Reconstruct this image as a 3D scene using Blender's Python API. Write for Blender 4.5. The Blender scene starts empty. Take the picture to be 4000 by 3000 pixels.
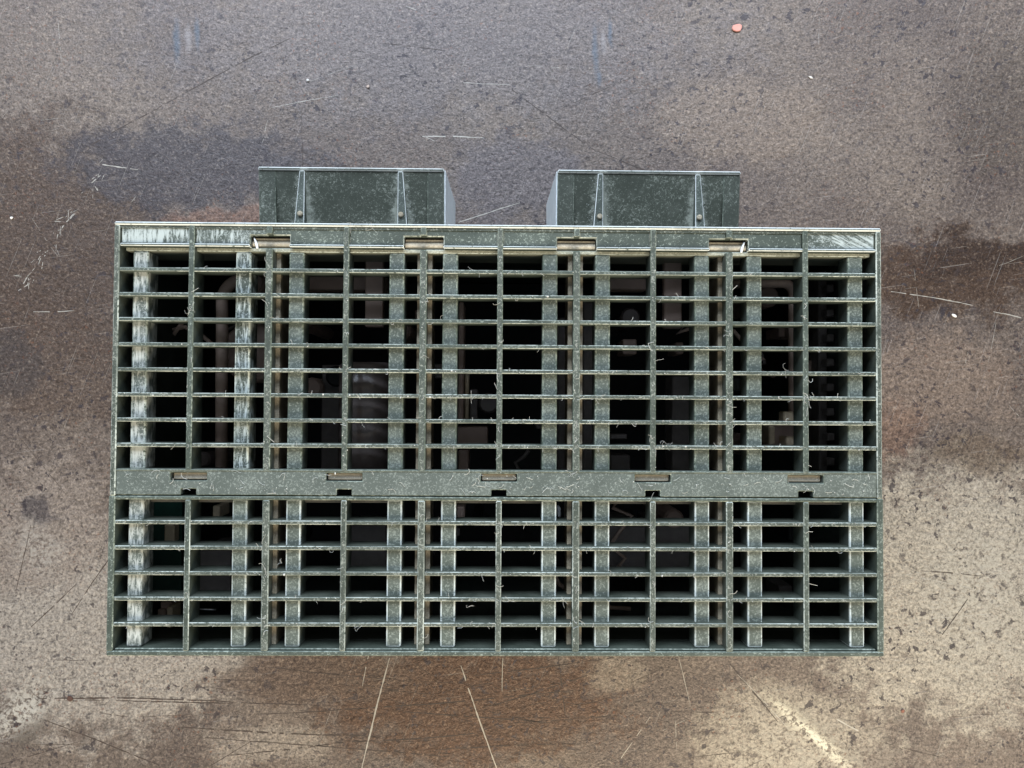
import bpy, bmesh, math, random
from mathutils import Vector, Matrix, Euler
random.seed(7)
MM = 0.001
scene = bpy.context.scene
COL = scene.collection

# ------------------------------------------------------------------ camera
CAM_LOC = Vector((0.3686, 9.65, 324.62))            # millimetres
CAM_ROT = Euler((0.023398, -0.0145167, 0.00584867), 'XYZ')
F_PX = 3004.0                                        # focal length in pixels of a 4000 px wide frame
cam_d = bpy.data.cameras.new('Camera')
cam_d.sensor_width = 36.0
cam_d.lens = F_PX / 4000.0 * 36.0
cam_d.clip_start = 0.01
cam_d.clip_end = 20.0
cam = bpy.data.objects.new('Camera', cam_d)
cam.location = CAM_LOC * MM
cam.rotation_euler = CAM_ROT
COL.objects.link(cam)
scene.camera = cam

# ------------------------------------------------------------------ world and lamps
world = bpy.data.worlds.new('World')
scene.world = world
world.use_nodes = True
bg = world.node_tree.nodes['Background']
bg.inputs[0].default_value = (0.78, 0.86, 1.0, 1)
bg.inputs[1].default_value = 0.26

def area(name, loc, target, sx, sy, power, colour):
    d = bpy.data.lights.new(name, 'AREA')
    d.shape = 'RECTANGLE'
    d.size, d.size_y = sx, sy
    d.energy = power
    d.color = colour
    o = bpy.data.objects.new(name, d)
    o.location = loc
    o.rotation_euler = (Vector(target) - Vector(loc)).to_track_quat('-Z', 'Y').to_euler()
    COL.objects.link(o)
    return o
area('window_light', (-0.10, 1.02, 0.98), (0, 0.1, 0.05), 2.2, 0.75, 43, (0.72, 0.84, 1.0))
area('workshop_lamp', (0.22, -0.95, 0.80), (0, 0, 0.08), 1.4, 0.6, 23, (1.0, 0.90, 0.70))

scene.view_settings.view_transform = 'Standard'
scene.view_settings.look = 'None'
scene.view_settings.exposure = 0.0
scene.view_settings.gamma = 1.0
scene.view_settings.use_curve_mapping = False
scene.cycles.max_bounces = 6
scene.cycles.use_denoising = True

# ------------------------------------------------------------------ helpers: measuring
_R = CAM_ROT.to_matrix()
def at(u, v, z):
    """point (mm) at height z seen at photograph pixel u, v; used to take measurements off the photograph"""
    d = _R @ Vector(((u - 2000) / F_PX, -(v - 1500) / F_PX, -1))
    t = (z - CAM_LOC.z) / d.z
    return CAM_LOC + d * t

# ------------------------------------------------------------------ helpers: nodes
class NT:
    def __init__(self, name):
        self.mat = bpy.data.materials.new(name)
        self.mat.use_nodes = True
        self.t = self.mat.node_tree
        self.bsdf = self.t.nodes['Principled BSDF']
    def n(self, typ, **kw):
        nd = self.t.nodes.new(typ)
        for k, v in kw.items():
            setattr(nd, k, v)
        return nd
    def link(self, a, b):
        self.t.links.new(a, b)
    def _in(self, nd, i, v):
        if isinstance(v, bpy.types.NodeSocket):
            self.link(v, nd.inputs[i])
        elif v is not None:
            nd.inputs[i].default_value = v
    def pos(self):
        if not hasattr(self, '_pos'):
            g = self.n('ShaderNodeNewGeometry')
            self._geo = g
            m = self.n('ShaderNodeVectorMath', operation='SCALE')
            self.link(g.outputs['Position'], m.inputs[0])
            m.inputs['Scale'].default_value = 1000.0
            self._pos = m.outputs[0]
        return self._pos
    def math(self, op, a, b=None, c=None, clamp=False):
        nd = self.n('ShaderNodeMath', operation=op, use_clamp=clamp)
        self._in(nd, 0, a); self._in(nd, 1, b)
        if c is not None: self._in(nd, 2, c)
        return nd.outputs[0]
    def noise(self, size, vec=None, detail=3.0, rough=0.55, dist=0.0, stretch=None, off=None):
        """size = feature size in mm"""
        v = vec or self.pos()
        if stretch or off:
            mp = self.n('ShaderNodeMapping')
            self.link(v, mp.inputs[0])
            if stretch:
                mp.inputs['Rotation'].default_value = (0, 0, -stretch[2])
                mp.inputs['Scale'].default_value = (1 / stretch[0], 1 / stretch[1], 1)
                # rotate first, then scale: use two mappings
                mp.inputs['Scale'].default_value = (1, 1, 1)
                mp2 = self.n('ShaderNodeMapping')
                self.link(mp.outputs[0], mp2.inputs[0])
                mp2.inputs['Scale'].default_value = (1 / stretch[0], 1 / stretch[1], 1)
                v = mp2.outputs[0]
            else:
                v = mp.outputs[0]
            if off:
                mp.inputs['Location'].default_value = off
        nd = self.n('ShaderNodeTexNoise')
        self.link(v, nd.inputs['Vector'])
        nd.inputs['Scale'].default_value = 1.0 / size
        nd.inputs['Detail'].default_value = detail
        nd.inputs['Roughness'].default_value = rough
        nd.inputs['Distortion'].default_value = dist
        return nd.outputs['Fac']
    def ramp(self, v, lo, hi, a=0.0, b=1.0, smooth=True):
        nd = self.n('ShaderNodeMapRange', interpolation_type='SMOOTHSTEP' if smooth else 'LINEAR')
        self._in(nd, 0, v)
        nd.inputs[1].default_value = lo; nd.inputs[2].default_value = hi
        nd.inputs[3].default_value = a; nd.inputs[4].default_value = b
        return nd.outputs[0]
    def mix(self, f, a, b, mode='MIX'):
        nd = self.n('ShaderNodeMix', data_type='RGBA', blend_type=mode)
        for i, v in ((0, f), (6, a), (7, b)):
            if isinstance(v, bpy.types.NodeSocket):
                self.link(v, nd.inputs[i])
            else:
                nd.inputs[i].default_value = v if i == 0 else (v[0], v[1], v[2], 1)
        return nd.outputs[2]
    def up(self):
        """1 on faces that look upwards (where dust settles)"""
        self.pos()
        s = self.n('ShaderNodeSeparateXYZ')
        self.link(self._geo.outputs['True Normal'], s.inputs[0])
        return self.ramp(s.outputs[2], 0.55, 0.9)
    def xyz(self, vec=None):
        s = self.n('ShaderNodeSeparateXYZ')
        self.link(vec or self.pos(), s.inputs[0])
        return s.outputs
    def blob(self, vec, c, r, rot=0.0, soft=0.25):
        mp = self.n('ShaderNodeMapping', vector_type='TEXTURE')
        self.link(vec, mp.inputs[0])
        mp.inputs['Location'].default_value = (c[0], c[1], 0)
        mp.inputs['Rotation'].default_value = (0, 0, rot)
        mp.inputs['Scale'].default_value = (r[0], r[1], 1000)
        ln = self.n('ShaderNodeVectorMath', operation='LENGTH')
        self.link(mp.outputs[0], ln.inputs[0])
        return self.ramp(ln.outputs['Value'], soft, 1.0, 1.0, 0.0)
    def line(self, vec, a, b, w):
        mid = (a + b) / 2; d = b - a
        mp = self.n('ShaderNodeMapping', vector_type='TEXTURE')
        self.link(vec, mp.inputs[0])
        mp.inputs['Location'].default_value = (mid.x, mid.y, 0)
        mp.inputs['Rotation'].default_value = (0, 0, math.atan2(d.y, d.x))
        mp.inputs['Scale'].default_value = (d.length / 2, w / 2, 1000)
        ab = self.n('ShaderNodeVectorMath', operation='ABSOLUTE')
        self.link(mp.outputs[0], ab.inputs[0])
        s = self.xyz(ab.outputs[0])
        return self.ramp(self.math('MAXIMUM', self.math('POWER', s[0], 6), s[1]), 0.4, 1.0, 1.0, 0.0)
    def bump(self, h, strength, dist_mm):
        nd = self.n('ShaderNodeBump')
        nd.inputs['Strength'].default_value = strength
        nd.inputs['Distance'].default_value = dist_mm * MM
        self.link(h, nd.inputs['Height'])
        self.link(nd.outputs[0], self.bsdf.inputs['Normal'])
    def done(self, col, rough=0.5, metal=0.0, spec=0.5):
        self._in(self.bsdf, 'Roughness', rough)
        self._in(self.bsdf, 'Metallic', metal)
        self._in(self.bsdf, 'Specular IOR Level', spec)
        if isinstance(col, bpy.types.NodeSocket):
            self.link(col, self.bsdf.inputs['Base Color'])
        else:
            self.bsdf.inputs['Base Color'].default_value = (*col, 1)
        return self.mat

# ------------------------------------------------------------------ materials
def plastic(name, base, dust, amount, rough=0.5, wear=0.0, streak=(1, 1, 0)):
    m = NT(name)
    fine = m.noise(0.55, detail=2, rough=0.6, dist=0.8)
    broad = m.noise(7.0, detail=3)
    fleck = m.ramp(m.math('ADD', fine, m.math('MULTIPLY', broad, 0.25)), 0.62 + 0.10 - amount * 0.18, 0.80 - amount * 0.12)
    f = m.math('MULTIPLY', fleck, m.math('ADD', m.math('MULTIPLY', m.up(), 0.75), 0.25))
    film = m.math('MULTIPLY', m.ramp(broad, 0.3, 0.75), 0.10 + amount * 0.16)
    f = m.math('MAXIMUM', m.math('MULTIPLY', f, 0.62), film)
    if wear:
        w = m.noise(1.3, detail=4, rough=0.65, stretch=streak)
        w2 = m.noise(9.0, detail=2, off=(31, 7, 3))
        wf = m.ramp(m.math('ADD', w, m.math('MULTIPLY', w2, 0.6)), 0.95 - wear * 0.35, 1.05 - wear * 0.2)
        f = m.math('MAXIMUM', f, m.math('MULTIPLY', wf, 0.95))
    var = m.mix(m.noise(18, detail=2), tuple(c * 0.8 for c in base), tuple(c * 1.2 for c in base))
    col = m.mix(f, var, dust)
    m.bump(m.noise(0.4, detail=3), 0.35, 0.12)
    return m.done(col, rough)

G = (0.046, 0.058, 0.045)
D_COOL = (0.35, 0.39, 0.33)
D_WARM = (0.46, 0.43, 0.33)
M_GREEN = plastic('green_grey_plastic', G, D_COOL, 0.15)
M_DUSTY = plastic('dusty_green_plastic', (0.046, 0.057, 0.044), (0.38, 0.39, 0.33), 0.32)
M_BAR = plastic('bar_plastic', (0.082, 0.096, 0.082), (0.27, 0.295, 0.26), 0.42)
M_POST = plastic('post_plastic', (0.072, 0.086, 0.070), (0.28, 0.305, 0.26), 0.5)
M_WORN = plastic('chalky_plastic', (0.085, 0.10, 0.085), (0.50, 0.51, 0.46), 0.6, wear=0.68, streak=(0.5, 3.0, 0))
M_SCRAPED = plastic('scraped_plastic', G, (0.44, 0.48, 0.45), 0.4, wear=0.55, streak=(0.45, 3.2, 0))
M_SCRAPED2 = plastic('slant_scraped_plastic', G, (0.46, 0.50, 0.47), 0.4, wear=0.6, streak=(4.0, 0.5, -0.5))
M_CHEEK = plastic('cheek_glare_and_scuffs', (0.72, 0.76, 0.76), (0.86, 0.88, 0.88), 0.7, wear=0.5, streak=(1, 4, 0.3))  # tab side faces: glare put into the white colour, along with scuffs
M_LIP = plastic('lip_warm_light', (0.24, 0.24, 0.18), (0.52, 0.50, 0.38), 0.7)  # warm light falling on the lip is put into its pale colour
M_LATCH = plastic('pale_latch_plastic', (0.36, 0.31, 0.23), (0.62, 0.55, 0.42), 0.6)
M_TAN = plastic('tan_dusty_plastic', (0.34, 0.28, 0.19), (0.55, 0.48, 0.36), 0.6)

def edge_mat(name, col, lo, base=(0.085, 0.105, 0.08), full=0.0):  # pale bevels: some wear, plus highlights of rounded edges put into the colour
    m = NT(name)
    f = m.ramp(m.noise(0.9, detail=3, rough=0.7), lo, lo + 0.2)
    cl = m.math('ADD', m.math('MULTIPLY', m.ramp(m.noise(16, detail=3, rough=0.6, off=(8, 40, 0)), 0.36, 0.64), 0.75), 0.25 + full)
    c = m.mix(m.math('MULTIPLY', f, cl), base, col)
    m.bump(m.noise(0.3, detail=2), 0.3, 0.08)
    return m.done(c, 0.42)
M_EDGE = edge_mat('worn_highlight_edge', (0.62, 0.65, 0.57), 0.33, (0.07, 0.088, 0.068))
M_EDGE2 = edge_mat('worn_highlight_edge_soft', (0.34, 0.37, 0.30), 0.40)
M_RIM = edge_mat('bright_edge_highlight', (0.80, 0.82, 0.78), 0.26, full=0.5)  # brightest edge line: the window's highlight painted as near-white

M_POSTEDGE = edge_mat('post_edge_highlight', (0.62, 0.65, 0.60), 0.28, full=0.3)
def simple(name, col, rough=0.5, metal=0.0, var=0.35, size=2.0):
    m = NT(name)
    c = m.mix(m.noise(size, detail=3), tuple(x * (1 - var) for x in col), tuple(min(1, x * (1 + var)) for x in col))
    m.bump(m.noise(0.5, detail=2), 0.2, 0.1)
    return m.done(c, rough, metal)
M_HOUSE = simple('housing_plastic', (0.055, 0.066, 0.056), 0.55, var=0.25, size=6)
M_INNER = simple('black_shade_and_plastic', (0.010, 0.011, 0.011), 0.7)  # near-black that paints shade inside the case; some small parts share it
M_PCB = simple('green_circuit_board', (0.008, 0.042, 0.028), 0.35, size=3)
M_BLACKCAP = simple('black_sleeve', (0.20, 0.165, 0.155), 0.25, var=0.2)
M_BROWN = simple('brown_lacquered_metal', (0.40, 0.29, 0.24), 0.5, var=0.25, size=5)
M_CABLE = simple('dusty_brown_cable', (0.42, 0.31, 0.25), 0.6, var=0.3)
M_GREYC = simple('dark_grey_component', (0.14, 0.122, 0.112), 0.45, var=0.25)
M_TANC = simple('tan_component', (0.62, 0.51, 0.36), 0.6, var=0.3, size=1.0)
M_STEEL = simple('bright_steel', (0.72, 0.74, 0.76), 0.28, 0.9, var=0.1)
M_WHITE = simple('white_plastic', (0.80, 0.82, 0.84), 0.4, var=0.05)
M_LINT = simple('pale_lint', (0.62, 0.60, 0.54), 0.9, var=0.25, size=1.0)
M_CRUST = simple('chalky_crust', (0.55, 0.58, 0.54), 0.95, var=0.3, size=0.6)

def tab_plastic():
    m = NT('tab_dark_plastic')
    fine = m.noise(0.7, detail=3, rough=0.65, dist=1.2)
    broad = m.noise(9, detail=3)
    f = m.ramp(m.math('ADD', fine, m.math('MULTIPLY', broad, 0.3)), 0.66, 0.86)
    ax = m.math('ABSOLUTE', m.xyz()[0])
    d = m.math('ABSOLUTE', m.math('SUBTRACT', m.math('ABSOLUTE', m.math('SUBTRACT', ax, 43.3)), 14.2))
    yy = m.math('MULTIPLY', m.math('SUBTRACT', m.xyz()[1], 66.0), 0.14)
    cru = m.ramp(m.math('ADD', m.math('ADD', d, yy), m.math('MULTIPLY', m.noise(1.8, detail=5, rough=0.75, off=(3, 9, 0)), 9.0)), 8.2, 5.0)
    f = m.math('MAXIMUM', f, m.math('MULTIPLY', cru, 1.5))
    f = m.math('MAXIMUM', f, m.math('MULTIPLY', m.ramp(m.noise(5, detail=4, rough=0.7, off=(1, 60, 0)), 0.5, 0.75), 0.15))
    col = m.mix(m.math('MULTIPLY', f, 0.55), m.mix(broad, (0.040, 0.047, 0.035), (0.072, 0.081, 0.060)), (0.42, 0.44, 0.37))
    m.bump(fine, 0.4, 0.12)
    return m.done(col, 0.42)
M_TAB = tab_plastic()

def tabletop_material():
    m = NT('hot_rolled_steel')
    P = m.pos()
    # warped coordinates so that stains and scratches get uneven outlines
    wn = m.n('ShaderNodeTexNoise'); m.link(P, wn.inputs['Vector'])
    wn.inputs['Scale'].default_value = 1 / 28.0; wn.inputs['Detail'].default_value = 4
    sub = m.n('ShaderNodeVectorMath', operation='SUBTRACT'); m.link(wn.outputs['Color'], sub.inputs[0]); sub.inputs[1].default_value = (0.5, 0.5, 0.5)
    sc = m.n('ShaderNodeVectorMath', operation='SCALE'); m.link(sub.outputs[0], sc.inputs[0]); sc.inputs['Scale'].default_value = 34.0
    ad = m.n('ShaderNodeVectorMath', operation='ADD'); m.link(P, ad.inputs[0]); m.link(sc.outputs[0], ad.inputs[1])
    W = ad.outputs[0]
    wn2 = m.n('ShaderNodeTexNoise'); m.link(P, wn2.inputs['Vector'])
    wn2.inputs['Scale'].default_value = 1 / 9.0; wn2.inputs['Detail'].default_value = 3
    sub2 = m.n('ShaderNodeVectorMath', operation='SUBTRACT'); m.link(wn2.outputs['Color'], sub2.inputs[0]); sub2.inputs[1].default_value = (0.5, 0.5, 0.5)
    sc2 = m.n('ShaderNodeVectorMath', operation='SCALE'); m.link(sub2.outputs[0], sc2.inputs[0]); sc2.inputs['Scale'].default_value = 2.2
    ad2 = m.n('ShaderNodeVectorMath', operation='ADD'); m.link(P, ad2.inputs[0]); m.link(sc2.outputs[0], ad2.inputs[1])
    L = ad2.outputs[0]
    T = lambda u, v: at(u, v, 0)
    big = m.noise(75, detail=4, rough=0.6)
    col = m.mix(m.ramp(big, 0.32, 0.68), (0.104, 0.078, 0.066), (0.165, 0.127, 0.101))
    MOT = m.math('MULTIPLY', m.math('SUBTRACT', m.noise(8, detail=7, rough=0.78, off=(17, 5, 2)), 0.5), 2.3)
    def stain(u, v, ru, rv, c, k, rot=0.0, soft=0.2, vec=None):
        nonlocal col
        p = T(u, v)
        b = m.blob(vec or W, (p.x, p.y), (ru / 9.25, rv / 9.25), rot, soft)
        if vec is None:
            b = m.ramp(m.math('MULTIPLY', m.math('ADD', b, MOT), m.ramp(b, 0.0, 0.25)), 0.22, 0.85)
        col = m.mix(m.math('MULTIPLY', b, k), col, c)
    RUST = (0.150, 0.085, 0.052); TANC = (0.36, 0.31, 0.25); PURP = (0.205, 0.182, 0.182); DARK = (0.075, 0.062, 0.062)
    stain(1700, 150, 2300, 620, (0.138, 0.116, 0.112), 0.55, 0.0, 0.0)
    stain(150, 950, 950, 800, (0.080, 0.052, 0.037), 0.95)
    stain(750, 640, 800, 260, (0.060, 0.050, 0.052), 0.85)
    stain(250, 1450, 500, 360, (0.088, 0.058, 0.042), 0.8)
    stain(900, 850, 420, 110, (0.170, 0.095, 0.066), 0.7)
    stain(2050, 700, 500, 260, (0.105, 0.088, 0.090), 0.7)
    stain(2900, 480, 560, 300, (0.190, 0.142, 0.108), 0.75)
    stain(3720, 1070, 900, 260, (0.066, 0.039, 0.025), 1.0)
    stain(3800, 1000, 380, 130, (0.045, 0.026, 0.017), 0.9)
    stain(3900, 420, 330, 420, (0.092, 0.070, 0.054), 0.55)
    stain(3650, 1480, 520, 330, (0.200, 0.145, 0.110), 0.75)
    stain(3480, 1700, 160, 200, (0.180, 0.100, 0.066), 0.45)
    stain(3750, 2320, 950, 820, (0.345, 0.298, 0.238), 0.95)  # pale lower-right patches: worn steel with specular brightness put into the colour
    stain(3100, 2840, 620, 300, (0.300, 0.255, 0.200), 0.7)
    stain(400, 2450, 950, 640, (0.320, 0.276, 0.232), 0.95)
    stain(150, 2050, 450, 450, (0.245, 0.196, 0.160), 0.85)
    stain(1050, 2900, 420, 130, (0.26, 0.215, 0.175), 0.75)
    stain(1850, 2740, 950, 400, (0.088, 0.047, 0.028), 1.0)
    stain(1250, 2640, 700, 170, (0.108, 0.070, 0.050), 0.8)
    stain(2400, 2640, 220, 110, (0.270, 0.225, 0.180), 0.5)
    stain(140, 1960, 130, 110, DARK, 0.8)
    stain(50, 1430, 190, 170, (0.062, 0.050, 0.046), 0.6)
    stain(3820, 1790, 330, 130, (0.115, 0.080, 0.055), 0.7)
    # speckle: dark pits and pale grains
    g1 = m.noise(1.5, detail=3, rough=0.62, dist=0.6)
    g2 = m.noise(0.8, detail=2, rough=0.6, off=(40, 11, 5))
    g3 = m.noise(4.0, detail=4, rough=0.6, dist=0.4, off=(90, 20, 5))
    gr = m.math('ADD', m.math('MULTIPLY', g1, 0.55), m.math('MULTIPLY', g2, 0.45))
    gain = m.ramp(gr, 0.36, 0.64, 0.48, 1.54, False)
    comb = m.n('ShaderNodeCombineXYZ')
    for i in range(3): m.link(gain, comb.inputs[i])
    col = m.mix(1.0, col, comb.outputs[0], 'MULTIPLY')
    col = m.mix(m.math('MULTIPLY', m.ramp(gr, 0.55, 0.66), 0.22), col, (0.42, 0.35, 0.26))
    pit2 = m.math('MAXIMUM', m.ramp(g3, 0.395, 0.345), m.ramp(m.noise(2.2, detail=2, rough=0.5, off=(51, 77, 3)), 0.345, 0.30))
    pit2 = m.math('MULTIPLY', pit2, m.ramp(m.noise(55, detail=2, off=(4, 70, 0)), 0.35, 0.62, 0.35, 0.9))
    col = m.mix(pit2, col, (0.040, 0.031, 0.034))
    rust = m.math('MULTIPLY', m.ramp(m.noise(1.6, detail=3, off=(5, 60, 0)), 0.60, 0.70), m.ramp(m.noise(45, detail=3, off=(7, 3, 0)), 0.45, 0.65))
    col = m.mix(m.math('MULTIPLY', rust, 0.6), col, (0.20, 0.075, 0.035))
    # old blue paint marks
    for (u, v, ru, rv) in ((690, 160, 22, 130), (770, 130, 16, 90), (2325, 200, 18, 150), (2385, 130, 14, 80), (2340, 300, 12, 50)):
        stain(u, v, ru, rv, (0.070, 0.095, 0.125), 0.6, 0.05, 0.1, L)
    for (u, v, ru, rv) in ((735, 150, 20, 80), (2358, 165, 16, 70)):
        stain(u, v, ru, rv, (0.26, 0.23, 0.22), 0.6, 0.05, 0.1, L)
    # pale rubbed streaks; the wide lower-right ones carry specular brightness in their colour
    PALE = (0.62, 0.56, 0.44); WHITE = (0.66, 0.64, 0.60)
    def rub(u1, v1, u2, v2, w, c, k, vec):
        nonlocal col
        A, B = T(u1, v1), T(u2, v2); mid = (A + B) / 2; d = B - A
        bl = m.blob(vec, (mid.x, mid.y), (d.length / 2, w / 2), math.atan2(d.y, d.x), 0.1)
        col = m.mix(m.math('MULTIPLY', m.math('MULTIPLY', bl, BR3), k), col, c)
    BR3 = m.ramp(m.math('ADD', m.math('MULTIPLY', g1, 0.5), m.math('MULTIPLY', g3, 0.5)), 0.43, 0.55)
    rub(2900, 2620, 3430, 3095, 15, (0.46, 0.41, 0.31), 0.8, L)
    rub(2960, 2690, 3400, 3070, 6.5, (0.85, 0.78, 0.60), 1.0, L)
    rub(3030, 2690, 3420, 3030, 5, (0.12, 0.105, 0.09), 0.6, L)
    rub(2500, 2900, 3700, 3000, 60, (0.46, 0.41, 0.33), 0.5, W)
    rub(3500, 2100, 4100, 2600, 90, (0.44, 0.40, 0.33), 0.55, W)
    rub(-100, 2920, 260, 2640, 26, (0.54, 0.50, 0.43), 0.8, L)
    rub(0, 2180, 300, 2100, 40, (0.40, 0.36, 0.31), 0.6, W)
    rub(-60, 3000, 260, 2760, 14, (0.09, 0.075, 0.06), 0.6, L)
    # fine random hairline scratches
    hair = None
    for i, (ang, ln) in enumerate(((0.15, 26), (1.2, 28))):
        h = m.ramp(m.noise(0.9, detail=1, rough=0.4, stretch=(ln, 0.55, ang), off=(i * 50, 3, i)), 0.71, 0.75)
        hair = h if hair is None else m.math('MAXIMUM', hair, h)
    col = m.mix(m.math('MULTIPLY', hair, 0.25), col, (0.46, 0.41, 0.36))
    hgt = m.math('ADD', m.math('MULTIPLY', g1, 0.8), m.math('MULTIPLY', hair, -0.4))
    m.bump(m.math('ADD', hgt, m.math('MULTIPLY', MOT, 1.6)), 0.6, 0.25)
    rough = m.math('ADD', m.math('MULTIPLY', g1, 0.3), m.math('MULTIPLY', big, 0.2))
    rough = m.math('ADD', rough, 0.13)
    return m.done(col, rough, 0.35, 0.5)
M_TABLE = tabletop_material()

# ------------------------------------------------------------------ helpers: geometry
def bx(bm, x0, x1, y0, y1, z0, z1):
    v = [bm.verts.new((x * MM, y * MM, z * MM)) for x in (x0, x1) for y in (y0, y1) for z in (z0, z1)]
    for f in ((0, 1, 3, 2), (4, 6, 7, 5), (0, 4, 5, 1), (2, 3, 7, 6), (0, 2, 6, 4), (1, 5, 7, 3)):
        bm.faces.new([v[i] for i in f])

def prism(bm, poly, a0, a1, axis='z'):
    """poly: list of 2D points (mm), extruded from a0 to a1 along axis"""
    def P(p, a):
        if axis == 'z': return (p[0] * MM, p[1] * MM, a * MM)
        if axis == 'x': return (a * MM, p[0] * MM, p[1] * MM)
        return (p[0] * MM, a * MM, p[1] * MM)
    A = [bm.verts.new(P(p, a0)) for p in poly]; B = [bm.verts.new(P(p, a1)) for p in poly]
    n = len(poly)
    bm.faces.new(A[::-1]); bm.faces.new(B)
    for i in range(n):
        bm.faces.new((A[i], A[(i + 1) % n], B[(i + 1) % n], B[i]))
    bmesh.ops.recalc_face_normals(bm, faces=bm.faces)

def grid_plate(bm, xs, ys, hole, z0, z1):
    """flat plate with rectangular openings: every grid cell that is not in an opening"""
    vt = {}
    def V(i, j, z):
        k = (i, j, z)
        if k not in vt: vt[k] = bm.verts.new((xs[i] * MM, ys[j] * MM, z * MM))
        return vt[k]
    nx, ny = len(xs) - 1, len(ys) - 1
    solid = [[not hole((xs[i] + xs[i + 1]) / 2, (ys[j] + ys[j + 1]) / 2) for j in range(ny)] for i in range(nx)]
    S = lambda i, j: 0 <= i < nx and 0 <= j < ny and solid[i][j]
    for i in range(nx):
        for j in range(ny):
            if not solid[i][j]: continue
            bm.faces.new((V(i, j, z1), V(i + 1, j, z1), V(i + 1, j + 1, z1), V(i, j + 1, z1)))
            bm.faces.new((V(i, j, z0), V(i, j + 1, z0), V(i + 1, j + 1, z0), V(i + 1, j, z0)))
            for (di, dj, a, b) in ((-1, 0, (i, j + 1), (i, j)), (1, 0, (i + 1, j), (i + 1, j + 1)), (0, -1, (i, j), (i + 1, j)), (0, 1, (i + 1, j + 1), (i, j + 1))):
                if not S(i + di, j + dj):
                    bm.faces.new((V(*a, z0), V(*b, z0), V(*b, z1), V(*a, z1)))

def obj(name, bm, mats, parent=None, bevel=0.0, seg=1, smooth=False, ang=30):
    if bevel:
        bmesh.ops.recalc_face_normals(bm, faces=bm.faces); bm.normal_update()
        es = [e for e in bm.edges if len(e.link_faces) == 2 and e.calc_face_angle(0) > math.radians(ang)]
        bmesh.ops.bevel(bm, geom=es, offset=bevel * MM, segments=seg, profile=0.5, affect='EDGES', clamp_overlap=True,
                        material=1 if len(mats) > 1 else -1)
    me = bpy.data.meshes.new(name)
    bm.normal_update()
    bm.to_mesh(me); bm.free()
    for mt in mats: me.materials.append(mt)
    if smooth: me.shade_smooth()
    o = bpy.data.objects.new(name, me)
    COL.objects.link(o)
    if parent: o.parent = parent
    return o

def box(name, parent, mats, x0, x1, y0, y1, z0, z1, bevel=0.0, seg=1):
    bm = bmesh.new(); bx(bm, x0, x1, y0, y1, z0, z1)
    return obj(name, bm, mats, parent, bevel, seg)

def tube(bm, pts, r, n=10, cap=True):
    """round tube along a list of points (mm)"""
    pts = [Vector(p) for p in pts]; rings = []
    prev = None
    for i, p in enumerate(pts):
        d = (pts[min(i + 1, len(pts) - 1)] - pts[max(i - 1, 0)]).normalized()
        a = prev - d * prev.dot(d) if prev else d.orthogonal()
        a.normalize(); prev = a
        b = d.cross(a)
        rr = r[i] if isinstance(r, (list, tuple)) else r
        rings.append([bm.verts.new((p + (a * math.cos(t) + b * math.sin(t)) * rr) * MM) for t in [2 * math.pi * k / n for k in range(n)]])
    for A, B in zip(rings, rings[1:]):
        for k in range(n):
            bm.faces.new((A[k], A[(k + 1) % n], B[(k + 1) % n], B[k]))
    if cap:
        bm.faces.new(rings[0][::-1]); bm.faces.new(rings[-1])

def tag(o, label, cat, group=None, kind=None):
    o['label'] = label; o['category'] = cat
    if group: o['group'] = group
    if kind: o['kind'] = kind
    return o

# ------------------------------------------------------------------ the setting: steel table top
bm = bmesh.new(); bx(bm, -900, 900, -700, 800, -8, 0)
table = obj('tabletop', bm, [M_TABLE])
table['kind'] = 'structure'
table['label'] = 'brown scratched hot rolled steel table top with rust and speckles'


# scratches: shallow, uneven ribbons of scraped (bright) or filled (dark) metal lying on the steel
def ribbon(bm, a, b, w, z, gap=0.15, bend=0.012):
    d = b - a; ln = d.length
    n = max(4, int(ln / 1.6)); t = d.normalized(); nrm = Vector((-t.y, t.x, 0))
    ph = random.uniform(0, 6.28); amp = ln * bend * random.uniform(-1, 1); off = 0.0; prev = None; skip = 0
    for k in range(n + 1):
        f = k / n
        off += random.gauss(0, 0.05)
        c = a + d * f + nrm * (amp * math.sin(math.pi * f) + off)
        ww = w * 0.5 * (0.30 + 0.7 * math.sin(math.pi * min(1, max(0.04, f * 0.96 + 0.02))) ** 0.4) * random.uniform(0.45, 1.15)
        p = [bm.verts.new(((c + nrm * ww).x * MM, (c + nrm * ww).y * MM, z * MM)), bm.verts.new(((c - nrm * ww).x * MM, (c - nrm * ww).y * MM, z * MM))]
        if prev and skip <= 0: bm.faces.new((prev[0], prev[1], p[1], p[0]))
        skip -= 1
        if skip <= 0 and random.random() < gap: skip = random.randint(1, 2)
        prev = p
T0 = lambda u, v: at(u, v, 0)
BRIGHT = (
    (1522, 2570, 1405, 3030, 1.5), (1800, 2600, 1950, 3020, 1.2), (1650, 533, 1890, 541, 1.0), (1700, 552, 1660, 532, 0.6),
    (1790, 870, 2030, 790, 1.0), (385, 640, 540, 662, 1.0), (130, 1218, 290, 1215, 0.8), (3480, 1140, 3800, 1196, 0.9),
    (3880, 1217, 4020, 1250, 0.9), (1415, 2680, 1440, 2560, 0.7), (1965, 2570, 1960, 2700, 0.8), (1780, 320, 1990, 330, 0.5),
    (3570, 1050, 3590, 1200, 0.25), (3890, 1260, 3860, 1420, 0.35), (2540, 2800, 2400, 3000, 0.6), (2650, 2560, 2700, 2760, 0.5),
    (3270, 2810, 3380, 2870, 1.2), (2850, 2600, 3080, 2850, 0.5), (1060, 420, 1320, 370, 0.5), (3550, 2250, 3900, 2330, 0.5), (3600, 2420, 3880, 2400, 0.5))
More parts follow.
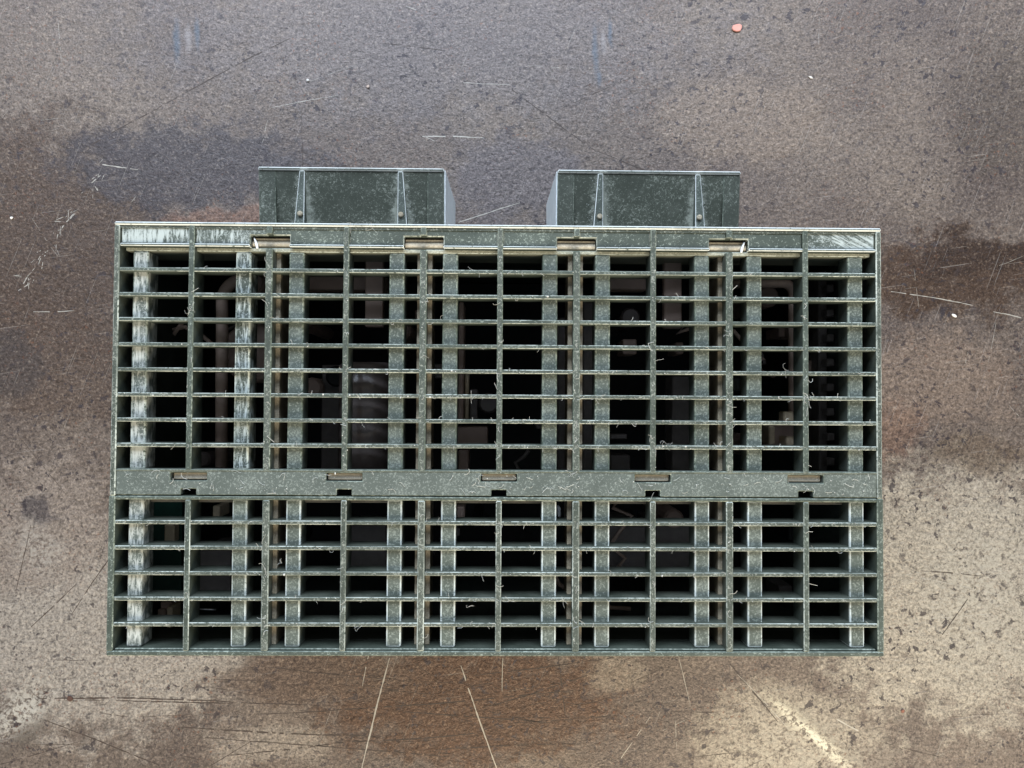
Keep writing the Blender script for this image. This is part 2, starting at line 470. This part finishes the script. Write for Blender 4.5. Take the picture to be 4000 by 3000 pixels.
DARKS = (
    (330, 580, 620, 420, 0.9), (620, 420, 1160, 140, 0.9), (2000, 350, 2330, 590, 0.9), (2330, 590, 2560, 680, 0.8), (320, 1070, 345, 1250, 0.9),
    (345, 1250, 420, 1480, 0.9), (60, 2730, 900, 2740, 1.1), (330, 2735, 1200, 2760, 0.9), (180, 2815, 620, 2990, 0.9), (700, 2840, 1500, 2880, 1.2),
    (1300, 2900, 1900, 2860, 0.9), (800, 2880, 1750, 2960, 0.8), (1000, 2790, 2250, 2700, 0.9), (1850, 2640, 2400, 2570, 0.8), (1900, 2760, 2300, 2640, 0.9),
    (2180, 2560, 2210, 2800, 0.8), (2850, 2590, 3040, 2820, 0.8), (280, 2400, 560, 2000, 0.8), (120, 2450, 300, 2280, 0.8), (1500, 170, 1740, 200, 0.7),
    (3680, 2480, 3780, 2340, 0.9), (3600, 2230, 3830, 2250, 0.8), (60, 2320, 120, 2050, 0.7), (1180, 420, 1190, 900, 0.5), (1000, 2600, 1600, 2660, 0.7),
    (1560, 2780, 2150, 2820, 0.8), (1700, 2930, 2250, 2900, 0.8), (900, 2950, 1350, 2900, 0.8), (3450, 2900, 3700, 2960, 0.6))
M_SCR_B = simple('bare_scratch', (0.44, 0.40, 0.34), 0.4, 0.3, var=0.4, size=2.5)
M_SCR_D = simple('dark_scratch', (0.050, 0.032, 0.023), 0.6, 0.0, var=0.4, size=2.5)
bm = bmesh.new()
for u1, v1, u2, v2, w in BRIGHT: ribbon(bm, T0(u1, v1), T0(u2, v2), w * 0.5, 0.03, 0.08)
path = [(430, 615), (335, 775), (262, 850), (205, 940), (150, 1030), (105, 1095)]
for k in range(46):                                  # pale smear left of the unit: many short broken strokes
    i = random.randrange(5); f = random.random()
    u = path[i][0] + (path[i + 1][0] - path[i][0]) * f + random.gauss(0, 11); v = path[i][1] + (path[i + 1][1] - path[i][1]) * f + random.gauss(0, 11)
    an = math.atan2(path[i + 1][1] - path[i][1], path[i + 1][0] - path[i][0]) + random.gauss(0, 0.5); l = random.uniform(12, 55)
    ribbon(bm, T0(u, v), T0(u + l * math.cos(an), v + l * math.sin(an)), random.uniform(0.12, 0.5), 0.03, 0.25)
for _ in range(50):
    u, v = random.uniform(-100, 4100), random.uniform(-100, 3100)
    an = random.gauss(0.0, 0.7) + random.choice((0, 0, 1.5)); l = random.uniform(30, 260)
    ribbon(bm, T0(u, v), T0(u + l * math.cos(an), v + l * math.sin(an)), random.uniform(0.08, 0.2), 0.03, 0.3)
o = obj('bright_scratches', bm, [M_SCR_B], table); o['kind'] = 'stuff'
bm = bmesh.new()
for u1, v1, u2, v2, w in DARKS: ribbon(bm, T0(u1, v1), T0(u2, v2), w * 0.6, 0.02, 0.08)
for _ in range(110):
    u, v = (random.gauss(1500, 600), random.uniform(2560, 3050)) if random.random() < 0.7 else (random.uniform(-100, 4100), random.uniform(-100, 3100))
    an = random.gauss(0.0, 0.35); l = random.uniform(60, 420)
    ribbon(bm, T0(u, v), T0(u + l * math.cos(an), v + l * math.sin(an)), random.uniform(0.10, 0.32), 0.02, 0.12)
o = obj('dark_scratches', bm, [M_SCR_D], table); o['kind'] = 'stuff'

# ------------------------------------------------------------------ the power supply unit
psu = bpy.data.objects.new('power_supply', None)
psu.empty_display_size = 0.05
COL.objects.link(psu)
tag(psu, 'green-grey plastic power supply unit with dusty vent grille, standing on the steel table', 'power supply')

TOP = 125.0
YB, YF = 55.87, -55.87                       # rear and front faces
# housing: four walls and a bottom
bm = bmesh.new()
bx(bm, -99.4, 99.4, 53.9, 55.4, 3.0, 117.9)
obj('rear_wall', bm, [M_HOUSE], psu)
bm = bmesh.new(); bx(bm, -99.4, 99.4, -55.4, -53.9, 3.0, 116.9); obj('front_wall', bm, [M_HOUSE], psu)
for s in (-1, 1):
    bm = bmesh.new(); bx(bm, min(s * 99.4, s * 97.9), max(s * 99.4, s * 97.9), -53.9, 53.9, 3.0, 116.9)
    obj('side_wall', bm, [M_HOUSE], psu)
bm = bmesh.new(); bx(bm, -99.3, 99.3, -55.3, 55.3, 0.0, 3.0); obj('bottom_plate', bm, [M_HOUSE], psu)
# added near-black block low in the case, its colour standing in for interior shade
bm = bmesh.new(); bx(bm, -97.5, 97.5, -53.5, 53.5, 3.2, 40.0); obj('inner_shade_block', bm, [M_INNER], psu)

EVEN = (-60, -20, 20, 60)
ODD = (-80, -40, 0, 40, 80)
POSTS = (-93.9, -67.2, -53.3, -27.1, -13.1, 13.1, 27.0, 53.2, 67.1, 93.9)

# --- rear grille frame (rim with side walls)
bm = bmesh.new()
bx(bm, -100, 100, 55.0, YB, 118, TOP + 0.1)
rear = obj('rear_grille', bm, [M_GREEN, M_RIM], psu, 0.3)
for s_ in (-1, 1):
    box('side_rim', rear, [M_DUSTY, M_EDGE], min(s_ * 98.6, s_ * 100), max(s_ * 98.6, s_ * 100), -15.0, 54.98, 117, TOP, 0.26)
# inner lip behind the first row of openings
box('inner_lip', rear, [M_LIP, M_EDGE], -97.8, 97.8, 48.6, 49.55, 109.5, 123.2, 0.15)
# header panels with notches for the latch openings
XS = [-98.55] + [x for r in range(-80, 81, 20) for x in (r - 0.72, r + 0.72)] + [98.55]
for i in range(10):
    x0, x1 = XS[2 * i] + 0.02, XS[2 * i + 1] - 0.02
    slot_l = [(e - 5.15, e + 5.15) for e in EVEN]
    xs = sorted({x0, x1} | {v for s in slot_l for v in s if x0 < v < x1})
    bm = bmesh.new()
    grid_plate(bm, xs, [50.35, 52.75, 54.95], lambda x, y: y < 52.75 and any(a < x < b for a, b in slot_l), 122.4, 124.2)
    mt = M_SCRAPED if i in (0, 1) else (M_SCRAPED2 if i == 9 else M_GREEN)
    obj('header_panel', bm, [mt, M_EDGE], rear, 0.24)
    # narrow raised fillet that frames the panel at the rim
    box('panel_fillet', rear, [M_DUSTY], x0, x1, 54.35, 54.95, 124.21, 124.5)
# slat at the foot of the header, broken by the four latch openings
cuts = [-98.6] + [v for e in EVEN for v in (e - 5.15, e + 5.15)] + [98.6]
for a, b in zip(cuts[::2], cuts[1::2]):
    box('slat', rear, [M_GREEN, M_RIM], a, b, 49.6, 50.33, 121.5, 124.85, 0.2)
# slats
for k in range(1, 9):
    y = 50.0 - 6.49 * k
    box('slat', rear, [M_DUSTY if k > 4 else M_GREEN, M_EDGE], -98.6, 98.6, y - 0.5, y + 0.5, 118.6, 124.85, 0.17)
# upright ribs
for x in ODD:
    box('rib', rear, [M_DUSTY if abs(x) < 50 else M_GREEN, M_EDGE2], x - 0.72, x + 0.72, -8.4, 54.98, 118.0, TOP + 0.03, 0.2)
for x in EVEN:
    box('rib', rear, [M_DUSTY, M_EDGE2], x - 0.9, x + 0.9, -8.4, 49.2, 121.0, TOP + 0.03, 0.25)
    box('rib', rear, [M_GREEN, M_EDGE2], x - 0.8, x + 0.8, 52.9, 54.98, 121.0, TOP + 0.03, 0.2)
    box('divider', rear, [M_TAN], x - 1.95, x + 1.95, -8.2, 48.55, 112.0, 120.99)
# wide posts under the slats
for i, x in enumerate(POSTS):
    mt = M_WORN if i in (0,) else (M_SCRAPED if i == 1 else M_POST)
    box('post', rear, [mt, M_EDGE if i < 2 else M_EDGE2], x - 2.0, x + 2.0, -8.3, 48.58, 117.0, 123.2, 0.45, 2)

# --- latch openings in the header: bars behind, and added white crescents for the bright gaps
for e in EVEN:
    bm = bmesh.new()
    tube(bm, [(e - 5.0, 50.75, 121.9), (e + 5.0, 50.75, 121.9)], 0.95, 14)
    bx(bm, e - 5.0, e + 5.0, 51.72, 52.3, 119.0, 122.2)
    bx(bm, e - 5.6, e + 5.6, 49.62, 53.8, 117.0, 119.0)
    obj('latch_bar', bm, [M_LATCH], rear)
for s in (-1, 1):
    e = s * 60
    bm = bmesh.new()
    pts = [(e + s * (4.55 - 0.9 * math.sin(t * math.pi / 2 * 0.9)), 52.3 - 2.9 * t, 123.1) for t in [k / 8 for k in range(9)]]
    tube(bm, pts, [0.12, 0.2, 0.25, 0.3, 0.34, 0.36, 0.36, 0.34, 0.3], 8)
    obj('bright_gap_crescent', bm, [M_WHITE], rear, smooth=True)  # added white shape in place of a see-through gap with brightness behind

# --- cross bar with five latch slots and five notches
xs = [-98.55, 98.55]
for x in ODD: xs += [x - 4.7, x + 4.7, x - 1.95, x + 1.95]
xs = sorted(xs)
def bar_hole(x, y):
    for c in ODD:
        if -11.05 < y < -8.95 and abs(x - c) < 4.7: return True
        if y < -13.15 and abs(x - c) < 1.95: return True
    return False
bm = bmesh.new()
grid_plate(bm, xs, [-14.75, -13.15, -11.05, -8.95, -8.1], bar_hole, 122.0, 124.7)
bar = obj('cross_bar', bm, [M_BAR, M_EDGE2], psu, 0.16)
box('bar_lip', bar, [M_BAR, M_EDGE2], -98.55, 98.55, -8.55, -8.12, 124.71, 124.95, 0.1)
for x in ODD:
    box('latch_plate', bar, [M_LATCH, M_TANC], x - 4.5, x + 4.5, -10.85, -9.1, 119.0, 123.3, 0.35, 2)
    box('latch_shade_box', bar, [M_INNER], x - 5.6, x + 5.6, -13.0, -8.4, 116.0, 118.9)  # added dark box; the slot's shade is put into its colour
    box('notch_shade_box', bar, [M_INNER], x - 2.4, x + 2.4, -15.2, -13.05, 116.5, 119.0)  # near-black backing that paints the shade in the notch

# --- front grille
bm = bmesh.new()
bx(bm, -100.25, 100.25, YF, -54.6, 116.5, TOP - 0.15)
bx(bm, -98.4, 98.4, -54.58, -54.1, 117.5, TOP - 0.75)
bx(bm, -100.25, -98.6, -54.58, -15.02, 117, TOP - 0.05)
bx(bm, 98.6, 100.25, -54.58, -15.02, 117, TOP - 0.05)
bx(bm, -98.58, 98.58, -15.95, -15.02, 117.5, TOP - 0.05)
front = obj('front_grille', bm, [M_GREEN, M_EDGE2], psu, 0.25)
for k in range(5):
    y = -21.75 - 6.53 * k
    box('slat', front, [M_DUSTY, M_EDGE], -98.6, 98.6, y - 0.5, y + 0.5, 117.4, 124.8, 0.17)
for x in ODD:
    box('rib', front, [M_DUSTY if abs(x) < 70 else M_GREEN, M_EDGE], x - 0.72, x + 0.72, -54.59, -15.96, 117.6, TOP, 0.2)
for x in EVEN:
    box('rib', front, [M_DUSTY, M_EDGE], x - 0.9, x + 0.9, -54.59, -15.96, 121.0, TOP, 0.25)
    box('divider', front, [M_TAN], x - 1.95, x + 1.95, -54.0, -16.0, 112.0, 120.99)
for i, x in enumerate(POSTS):
    mt = M_WORN if i == 0 else M_POST
    box('post', front, [mt, M_WORN if i == 0 else M_POSTEDGE], x - 1.95, x + 1.95, -54.05, -15.97, 117.0, 123.4, 0.42, 2)
# tan ledge under the cross bar, seen in the first front row
for a, b in zip((-98,) + EVEN, EVEN + (98,)):
    pa = a + 8.6 if a > -98 else a + 6; pb = b - 8.6 if b < 98 else b - 6
    bm = bmesh.new(); bx(bm, pa, pb, -17.3, -15.96, 116.0, 119.4); bx(bm, pa, pb, -16.6, -15.96, 119.4, 120.2)
    obj('ledge', bm, [M_TAN, M_TANC], front, 0.2)

# --- mounting tabs at the back
TZ = 103.0
for s in (-1, 1):
    xa, xb = (-70.2, -16.5) if s < 0 else (16.5, 69.9)
    bm = bmesh.new()
    prism(bm, [(55.42, 52.5), (80.0, 52.5), (77.0, TZ - 0.6), (76.2, TZ - 0.6), (56.0, 98.5), (55.42, 98.5)], xa + 4.9, xb - 4.9, 'x')
    tab = obj('mounting_tab', bm, [M_TAB], psu)
    for (c, d, inner) in ((xa, xa + 4.88, s > 0), (xb - 4.88, xb, s < 0)):
        bm = bmesh.new()
        prism(bm, [(55.42, 52.0), (80.4, 52.0), (77.2, TZ - 0.5), (55.42, 100.5)], c, d, 'x')
        st = obj('side_strip', bm, [M_TAB, M_EDGE2], tab, 0.2)
        face = xb if s < 0 else xa
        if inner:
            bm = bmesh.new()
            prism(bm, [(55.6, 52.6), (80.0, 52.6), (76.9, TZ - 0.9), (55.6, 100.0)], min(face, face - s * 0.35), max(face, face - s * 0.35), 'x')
            obj('scuff_and_glare_cheek', bm, [M_CHEEK], tab)
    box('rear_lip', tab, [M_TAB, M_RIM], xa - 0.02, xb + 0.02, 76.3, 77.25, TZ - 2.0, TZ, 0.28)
    mid = (xa + xb) / 2
    for r in (-1, 1):
        xr = mid + r * 14.2
        bm = bmesh.new()     # tapered gusset: thin at the lip, wide at the case
        prism(bm, [(xr - 0.75, 76.28), (xr + 0.75, 76.28), (xr + (2.5 if r > 0 else 0.75), 55.5), (xr - (0.75 if r > 0 else 2.5), 55.5)], 88.0, TZ - 0.15, 'z')
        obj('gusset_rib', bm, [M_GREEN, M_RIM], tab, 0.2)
        bm = bmesh.new()
        xp = xr + 0.3 * r
        tube(bm, [(xp, 63.6, TZ - 0.3), (xp, 63.6, TZ + 0.5), (xp, 63.6, TZ + 0.7)], [0.78, 0.78, 0.5], 12)
        obj('pin', bm, [M_TAN], tab)

# ------------------------------------------------------------------ inside the case, seen through the grille
def comp(name, mat, u0, v0, u1, v1, z, h, bevel=0.3):
    """component whose top, at height z, spans the measured rectangle"""
    z += 6
    a, b = at(u0, v1, z), at(u1, v0, z)
    cx = lambda v: max(-97.2, min(97.2, v)); cy = lambda v: max(-53.2, min(53.2, v))
    x0, x1, y0, y1 = cx(a.x), cx(b.x), cy(a.y), cy(b.y)
    if x1 - x0 < 0.5 or y1 - y0 < 0.5: return None
    return box(name, psu, [mat], x0, x1, y0, y1, z - h, z, bevel)
def cable(name, mat, path, z, r):
    z += 6
    bm = bmesh.new()
    P3 = [at(u, v, z) for u, v in path]
    tube(bm, [(max(-95, min(95, p.x)), max(-51, min(51, p.y)), p.z) for p in P3], r, 10)
    return obj(name, bm, [mat], psu, smooth=True)
arc = lambda cu, cv, rr, a0, a1, n=9: [(cu + rr * math.cos(math.radians(a0 + (a1 - a0) * k / n)), cv - rr * math.sin(math.radians(a0 + (a1 - a0) * k / n))) for k in range(n + 1)]
cable('cable_loop', M_CABLE, [(866, 1870), (866, 1500), (868, 1300)] + arc(958, 1180, 90, 180, 90), 100, 1.7)
cable('cable_loop', M_CABLE, [(2860, 1108)] + [(2950, 1106)] + arc(3055, 1150, 44, 90, 0) + [(3099, 1300), (3100, 1640)], 102, 1.4)
comp('bracket', M_BROWN, 1425, 985, 1498, 1276, 104, 3)
comp('bracket_bar', M_BROWN, 1130, 1080, 1510, 1130, 96, 6)
comp('bracket', M_BROWN, 2595, 1000, 2664, 1282, 106, 3)
comp('bracket_bar', M_BROWN, 2370, 1085, 2530, 1130, 100, 6)
comp('cover_panel', M_GREYC, 1253, 1425, 1345, 1840, 84, 4)
bm = bmesh.new()
ca, cb = at(1425, 1415, 112), at(1425, 1850, 112)
tube(bm, [(ca.x, cb.y, 107), (ca.x, cb.y + 1, 107), (ca.x, ca.y - 1, 107), (ca.x, ca.y, 107)], [7.2, 8, 8, 7.2], 48)
obj('capacitor', bm, [M_BLACKCAP], psu, smooth=True)
bm = bmesh.new()
tube(bm, [(-74, 24, 70), (-74, 24, 94), (-74, 24, 95)], [9, 9, 8], 32); obj('choke', bm, [M_BROWN], psu, smooth=True)
comp('terminal_strip', M_BROWN, 1788, 1180, 1812, 1650, 96, 12)
comp('contact_strip', M_TANC, 1815, 1450, 1831, 1645, 92, 8)
comp('relay', M_GREYC, 1835, 1520, 1866, 1640, 88, 8)
comp('transformer_block', M_BROWN, 1786, 1668, 1905, 1740, 90, 14)
comp('terminal_strip', M_BROWN, 1790, 1760, 1830, 1850, 92, 12)
comp('cover_panel', M_GREYC, 2626, 1470, 2700, 1840, 94, 10)
comp('relay', M_GREYC, 2384, 1778, 2462, 1835, 90, 10)
comp('contact_strip', M_GREYC, 2384, 1695, 2450, 1716, 96, 4)
comp('heat_sink', M_GREYC, 2178, 1240, 2214, 1835, 92, 20)
comp('heat_sink', M_GREYC, 2276, 1180, 2318, 1835, 90, 20)
comp('connector_block', M_TANC, 3061, 1608, 3102, 1646, 104, 4)
comp('connector_block', M_TANC, 3004, 1664, 3028, 1736, 102, 6)
comp('connector_block', M_TANC, 3072, 1706, 3105, 1742, 104, 6)
comp('connector_base', M_BROWN, 2990, 1660, 3110, 1760, 96, 10)
comp('side_panel', M_GREYC, 3200, 1060, 3275, 1840, 92, 20)
for k in range(8):
    comp('panel_reflection', M_GREYC, 3232, 1110 + 97 * k, 3266, 1140 + 97 * k, 97, 4)  # grey blocks modelled for the row-by-row reflections on the side panel
rs = random.Random(3)
for k in range(46):
    u, v = rs.uniform(560, 3350), rs.uniform(1100, 2480)
    if 1820 < v < 1960: continue
    w, h = rs.uniform(18, 60), rs.uniform(18, 60)
    mt = rs.choice((M_GREYC, M_GREYC, M_BLACKCAP, M_INNER, M_BROWN))
    if rs.random() < 0.45:
        p = at(u, v, 92); r_ = rs.uniform(1.5, 3.6)
        if abs(p.x) > 92 or abs(p.y) > 48: continue
        bm = bmesh.new()
        tube(bm, [(p.x, p.y, 60), (p.x, p.y, 93), (p.x, p.y, 94)], [r_, r_, r_ * 0.8], 14); obj('small_capacitor', bm, [mt], psu)
    else:
        comp('small_component', mt, u, v, u + w, v + h, rs.uniform(80, 92), 12)
for k in range(9):
    u, v = rs.uniform(600, 3200), rs.uniform(1150, 2300)
    path = [(u, v)]
    for q in range(6): path.append((path[-1][0] + rs.uniform(-50, 90), path[-1][1] + rs.uniform(-20, 60)))
    cable('wire', rs.choice((M_CABLE, M_GREYC, M_GREYC)), path, rs.uniform(86, 94), 0.6)
# front half
comp('circuit_board', M_PCB, 560, 1955, 712, 2345, 100, 1.6, 0.1)
c = comp('pin_header', M_TANC, 640, 2050, 681, 2118, 104, 3.5)
comp('screw_post', M_TANC, 830, 1975, 858, 2022, 106, 8)
comp('terminal_tab', M_CABLE, 612, 2380, 645, 2510, 102, 8)
comp('terminal_tab', M_TANC, 648, 2372, 672, 2510, 104, 6)
comp('terminal_tab', M_BROWN, 625, 2352, 668, 2384, 101, 6)
comp('relay', M_GREYC, 762, 2148, 905, 2345, 98, 20)
cable('wire', M_STEEL, [(768, 2379), (845, 2381)], 106, 0.22)
comp('transformer_block', M_GREYC, 2375, 2055, 2525, 2240, 88, 30)
comp('transformer_block', M_GREYC, 2560, 2055, 2705, 2240, 88, 30)
comp('cover_panel', M_GREYC, 1362, 2050, 1510, 2240, 80, 20)
comp('screw_post', M_BROWN, 1783, 1980, 1815, 2025, 100, 10)
comp('spacer', M_WHITE, 2180, 1985, 2192, 2022, 104, 6)

# ------------------------------------------------------------------ lint and dust on the grille
SL = [50.0 - 6.49 * k for k in range(1, 9)] + [-21.75 - 6.53 * k for k in range(5)]
def hair(bm, p, ln, r=0.055):
    a = random.uniform(0, 6.283); n = random.randint(4, 7)
    curl = random.gauss(0, 0.32); q = Vector(p); pts = [q.copy()]
    for k in range(n):
        a += curl + random.gauss(0, 0.25)
        q = q + Vector((math.cos(a), math.sin(a), random.uniform(-0.12, 0.16))) * (ln / n)
        pts.append(q.copy())
    tube(bm, pts, r, 3)
bm = bmesh.new()
for _ in range(300):
    y = random.choice(SL + SL[5:])
    x = random.uniform(-97, 97) if random.random() < 0.55 else random.gauss(5, 45)
    x = max(-97, min(97, x))
    hair(bm, (x, y + random.uniform(-0.5, 0.5), 125.05), random.uniform(0.4, 1.9), random.uniform(0.025, 0.045))
for _ in range(90):
    x = random.choice(EVEN + ODD)
    hair(bm, (x + random.uniform(-0.6, 0.6), random.uniform(-52, 48), 125.2), random.uniform(0.8, 2.6), random.uniform(0.03, 0.06))
for _ in range(70):
    hair(bm, (random.uniform(-97, 97), random.uniform(-14, -9), 124.95), random.uniform(0.8, 2.6), random.uniform(0.03, 0.05))
for (u, v) in ((1370, 870), (1455, 890), (745, 1205), (740, 1215), (2200, 2345), (1990, 2345), (1830, 2370), (2595, 1725), (3065, 1440), (1100, 2200)):
    p = at(u, v, 125.3)
    for _ in range(3): hair(bm, p, random.uniform(1.0, 2.6), 0.028)
lint = obj('dust_lint', bm, [M_LINT], psu); lint['kind'] = 'stuff'
bm = bmesh.new()
def crumb(bm, p, r):
    sc = Matrix.Diagonal((random.uniform(.6, 1.3), random.uniform(.6, 1.3), random.uniform(.4, .8), 1))
    rot = Euler((random.random() * 6, random.random() * 6, random.random() * 6)).to_matrix().to_4x4()
    bmesh.ops.create_icosphere(bm, subdivisions=1, radius=r * MM, matrix=Matrix.Translation(Vector(p) * MM) @ sc @ rot)
for _ in range(420):
    t = random.random()
    if t < 0.6: p = (random.uniform(-97, 97), random.choice(SL + SL[4:]) + random.uniform(-0.45, 0.45), 124.9)
    elif t < 0.85: p = (random.choice(EVEN + EVEN + ODD) + random.uniform(-0.8, 0.8), random.uniform(-53, 48), 125.05)
    else: p = (random.uniform(-97, 97), random.uniform(-14, -9), 124.75)
    crumb(bm, p, random.uniform(0.06, 0.16) * (2.2 if random.random() < 0.05 else 1))
cr = obj('dust_crumbs', bm, [M_LINT], psu); cr['kind'] = 'stuff'
# chalky crust along the gussets of the mounting tabs
bm = bmesh.new()
for s in (-1, 1):
    xa, xb = (-70.2, -16.5) if s < 0 else (16.5, 69.9)
    mid = (xa + xb) / 2
    for r in (-1, 1):
        for _ in range(160):
            y = 76 - 19 * random.random() ** 0.7; side = random.choice((-1, 1)) if random.random() < 0.4 else r * 1
            w = 0.65 + (0.062 * (76 - y) if side == r else 0)
            x = mid + r * 14.2 + side * (w + abs(random.gauss(0, 0.45 + 0.05 * (76 - y))))
            z = 98.5 + (y - 56.0) / 20.2 * (TZ - 0.6 - 98.5)
            crumb(bm, (x, y, z + 0.02), random.uniform(0.04, 0.14))
ck = obj('chalk_crust', bm, [M_CRUST], psu); ck['kind'] = 'stuff'

# ------------------------------------------------------------------ loose things on the table
def fleck(name, label, cat, u, v, rx, ry, h, mat, group=None):
    p = at(u, v, 0); n = 9
    poly = []
    for k in range(n):
        a = 2 * math.pi * k / n; q = random.uniform(0.75, 1.1)
        poly.append((rx * q * math.cos(a), ry * q * math.sin(a)))
    bm = bmesh.new()
    prism(bm, poly, 0.0, h, 'z')
    o = obj(name, bm, [mat], None, min(h, rx) * 0.3)
    o.location = (p.x * MM, p.y * MM, 0.0001)
    o.rotation_euler.z = random.uniform(-0.6, 0.6)
    return tag(o, label, cat, group)
M_PINK = simple('salmon_plastic', (0.80, 0.34, 0.27), 0.6, var=0.15, size=2)
M_PALE = simple('pale_crumb', (0.75, 0.70, 0.64), 0.8, var=0.15)
M_BEIGE = simple('beige_crumb', (0.66, 0.50, 0.40), 0.8, var=0.15)
M_FLAKE = simple('rust_flake', (0.075, 0.036, 0.024), 0.8, var=0.3)
M_RED = simple('brick_red_crumb', (0.26, 0.11, 0.07), 0.8, var=0.2)
fleck('chip', 'salmon pink chip lying on the steel near the upper edge', 'chip', 2878, 110, 2.4, 1.9, 0.7, M_PINK)
fleck('crumb', 'white crumb left of the other pale crumb, above the left mounting tab', 'crumb', 1203, 315, 0.75, 0.7, 0.6, M_PALE, 'crumbs on the table')
fleck('crumb', 'beige crumb above the left mounting tab, right of a white crumb', 'crumb', 1438, 340, 0.75, 0.8, 0.6, M_BEIGE, 'crumbs on the table')
fleck('crumb', 'pale crumb near the left edge, level with the left mounting tab', 'crumb', 47, 852, 0.7, 0.7, 0.5, M_PALE, 'crumbs on the table')
fleck('crumb', 'white sliver below and right of the salmon pink chip', 'crumb', 3166, 303, 1.1, 0.5, 0.4, M_PALE, 'crumbs on the table')
fleck('crumb', 'white sliver near the right edge, beside the upper grille', 'crumb', 3725, 1233, 1.3, 0.7, 0.4, M_PALE, 'crumbs on the table')
fleck('crumb', 'brick red crumb on the pale steel at lower right', 'crumb', 3525, 2776, 0.9, 0.7, 0.5, M_RED, 'crumbs on the table')
fleck('crumb', 'dark rust brown flake at lower left below the grille corner', 'crumb', 275, 2728, 1.4, 1.2, 0.5, M_FLAKE, 'crumbs on the table')
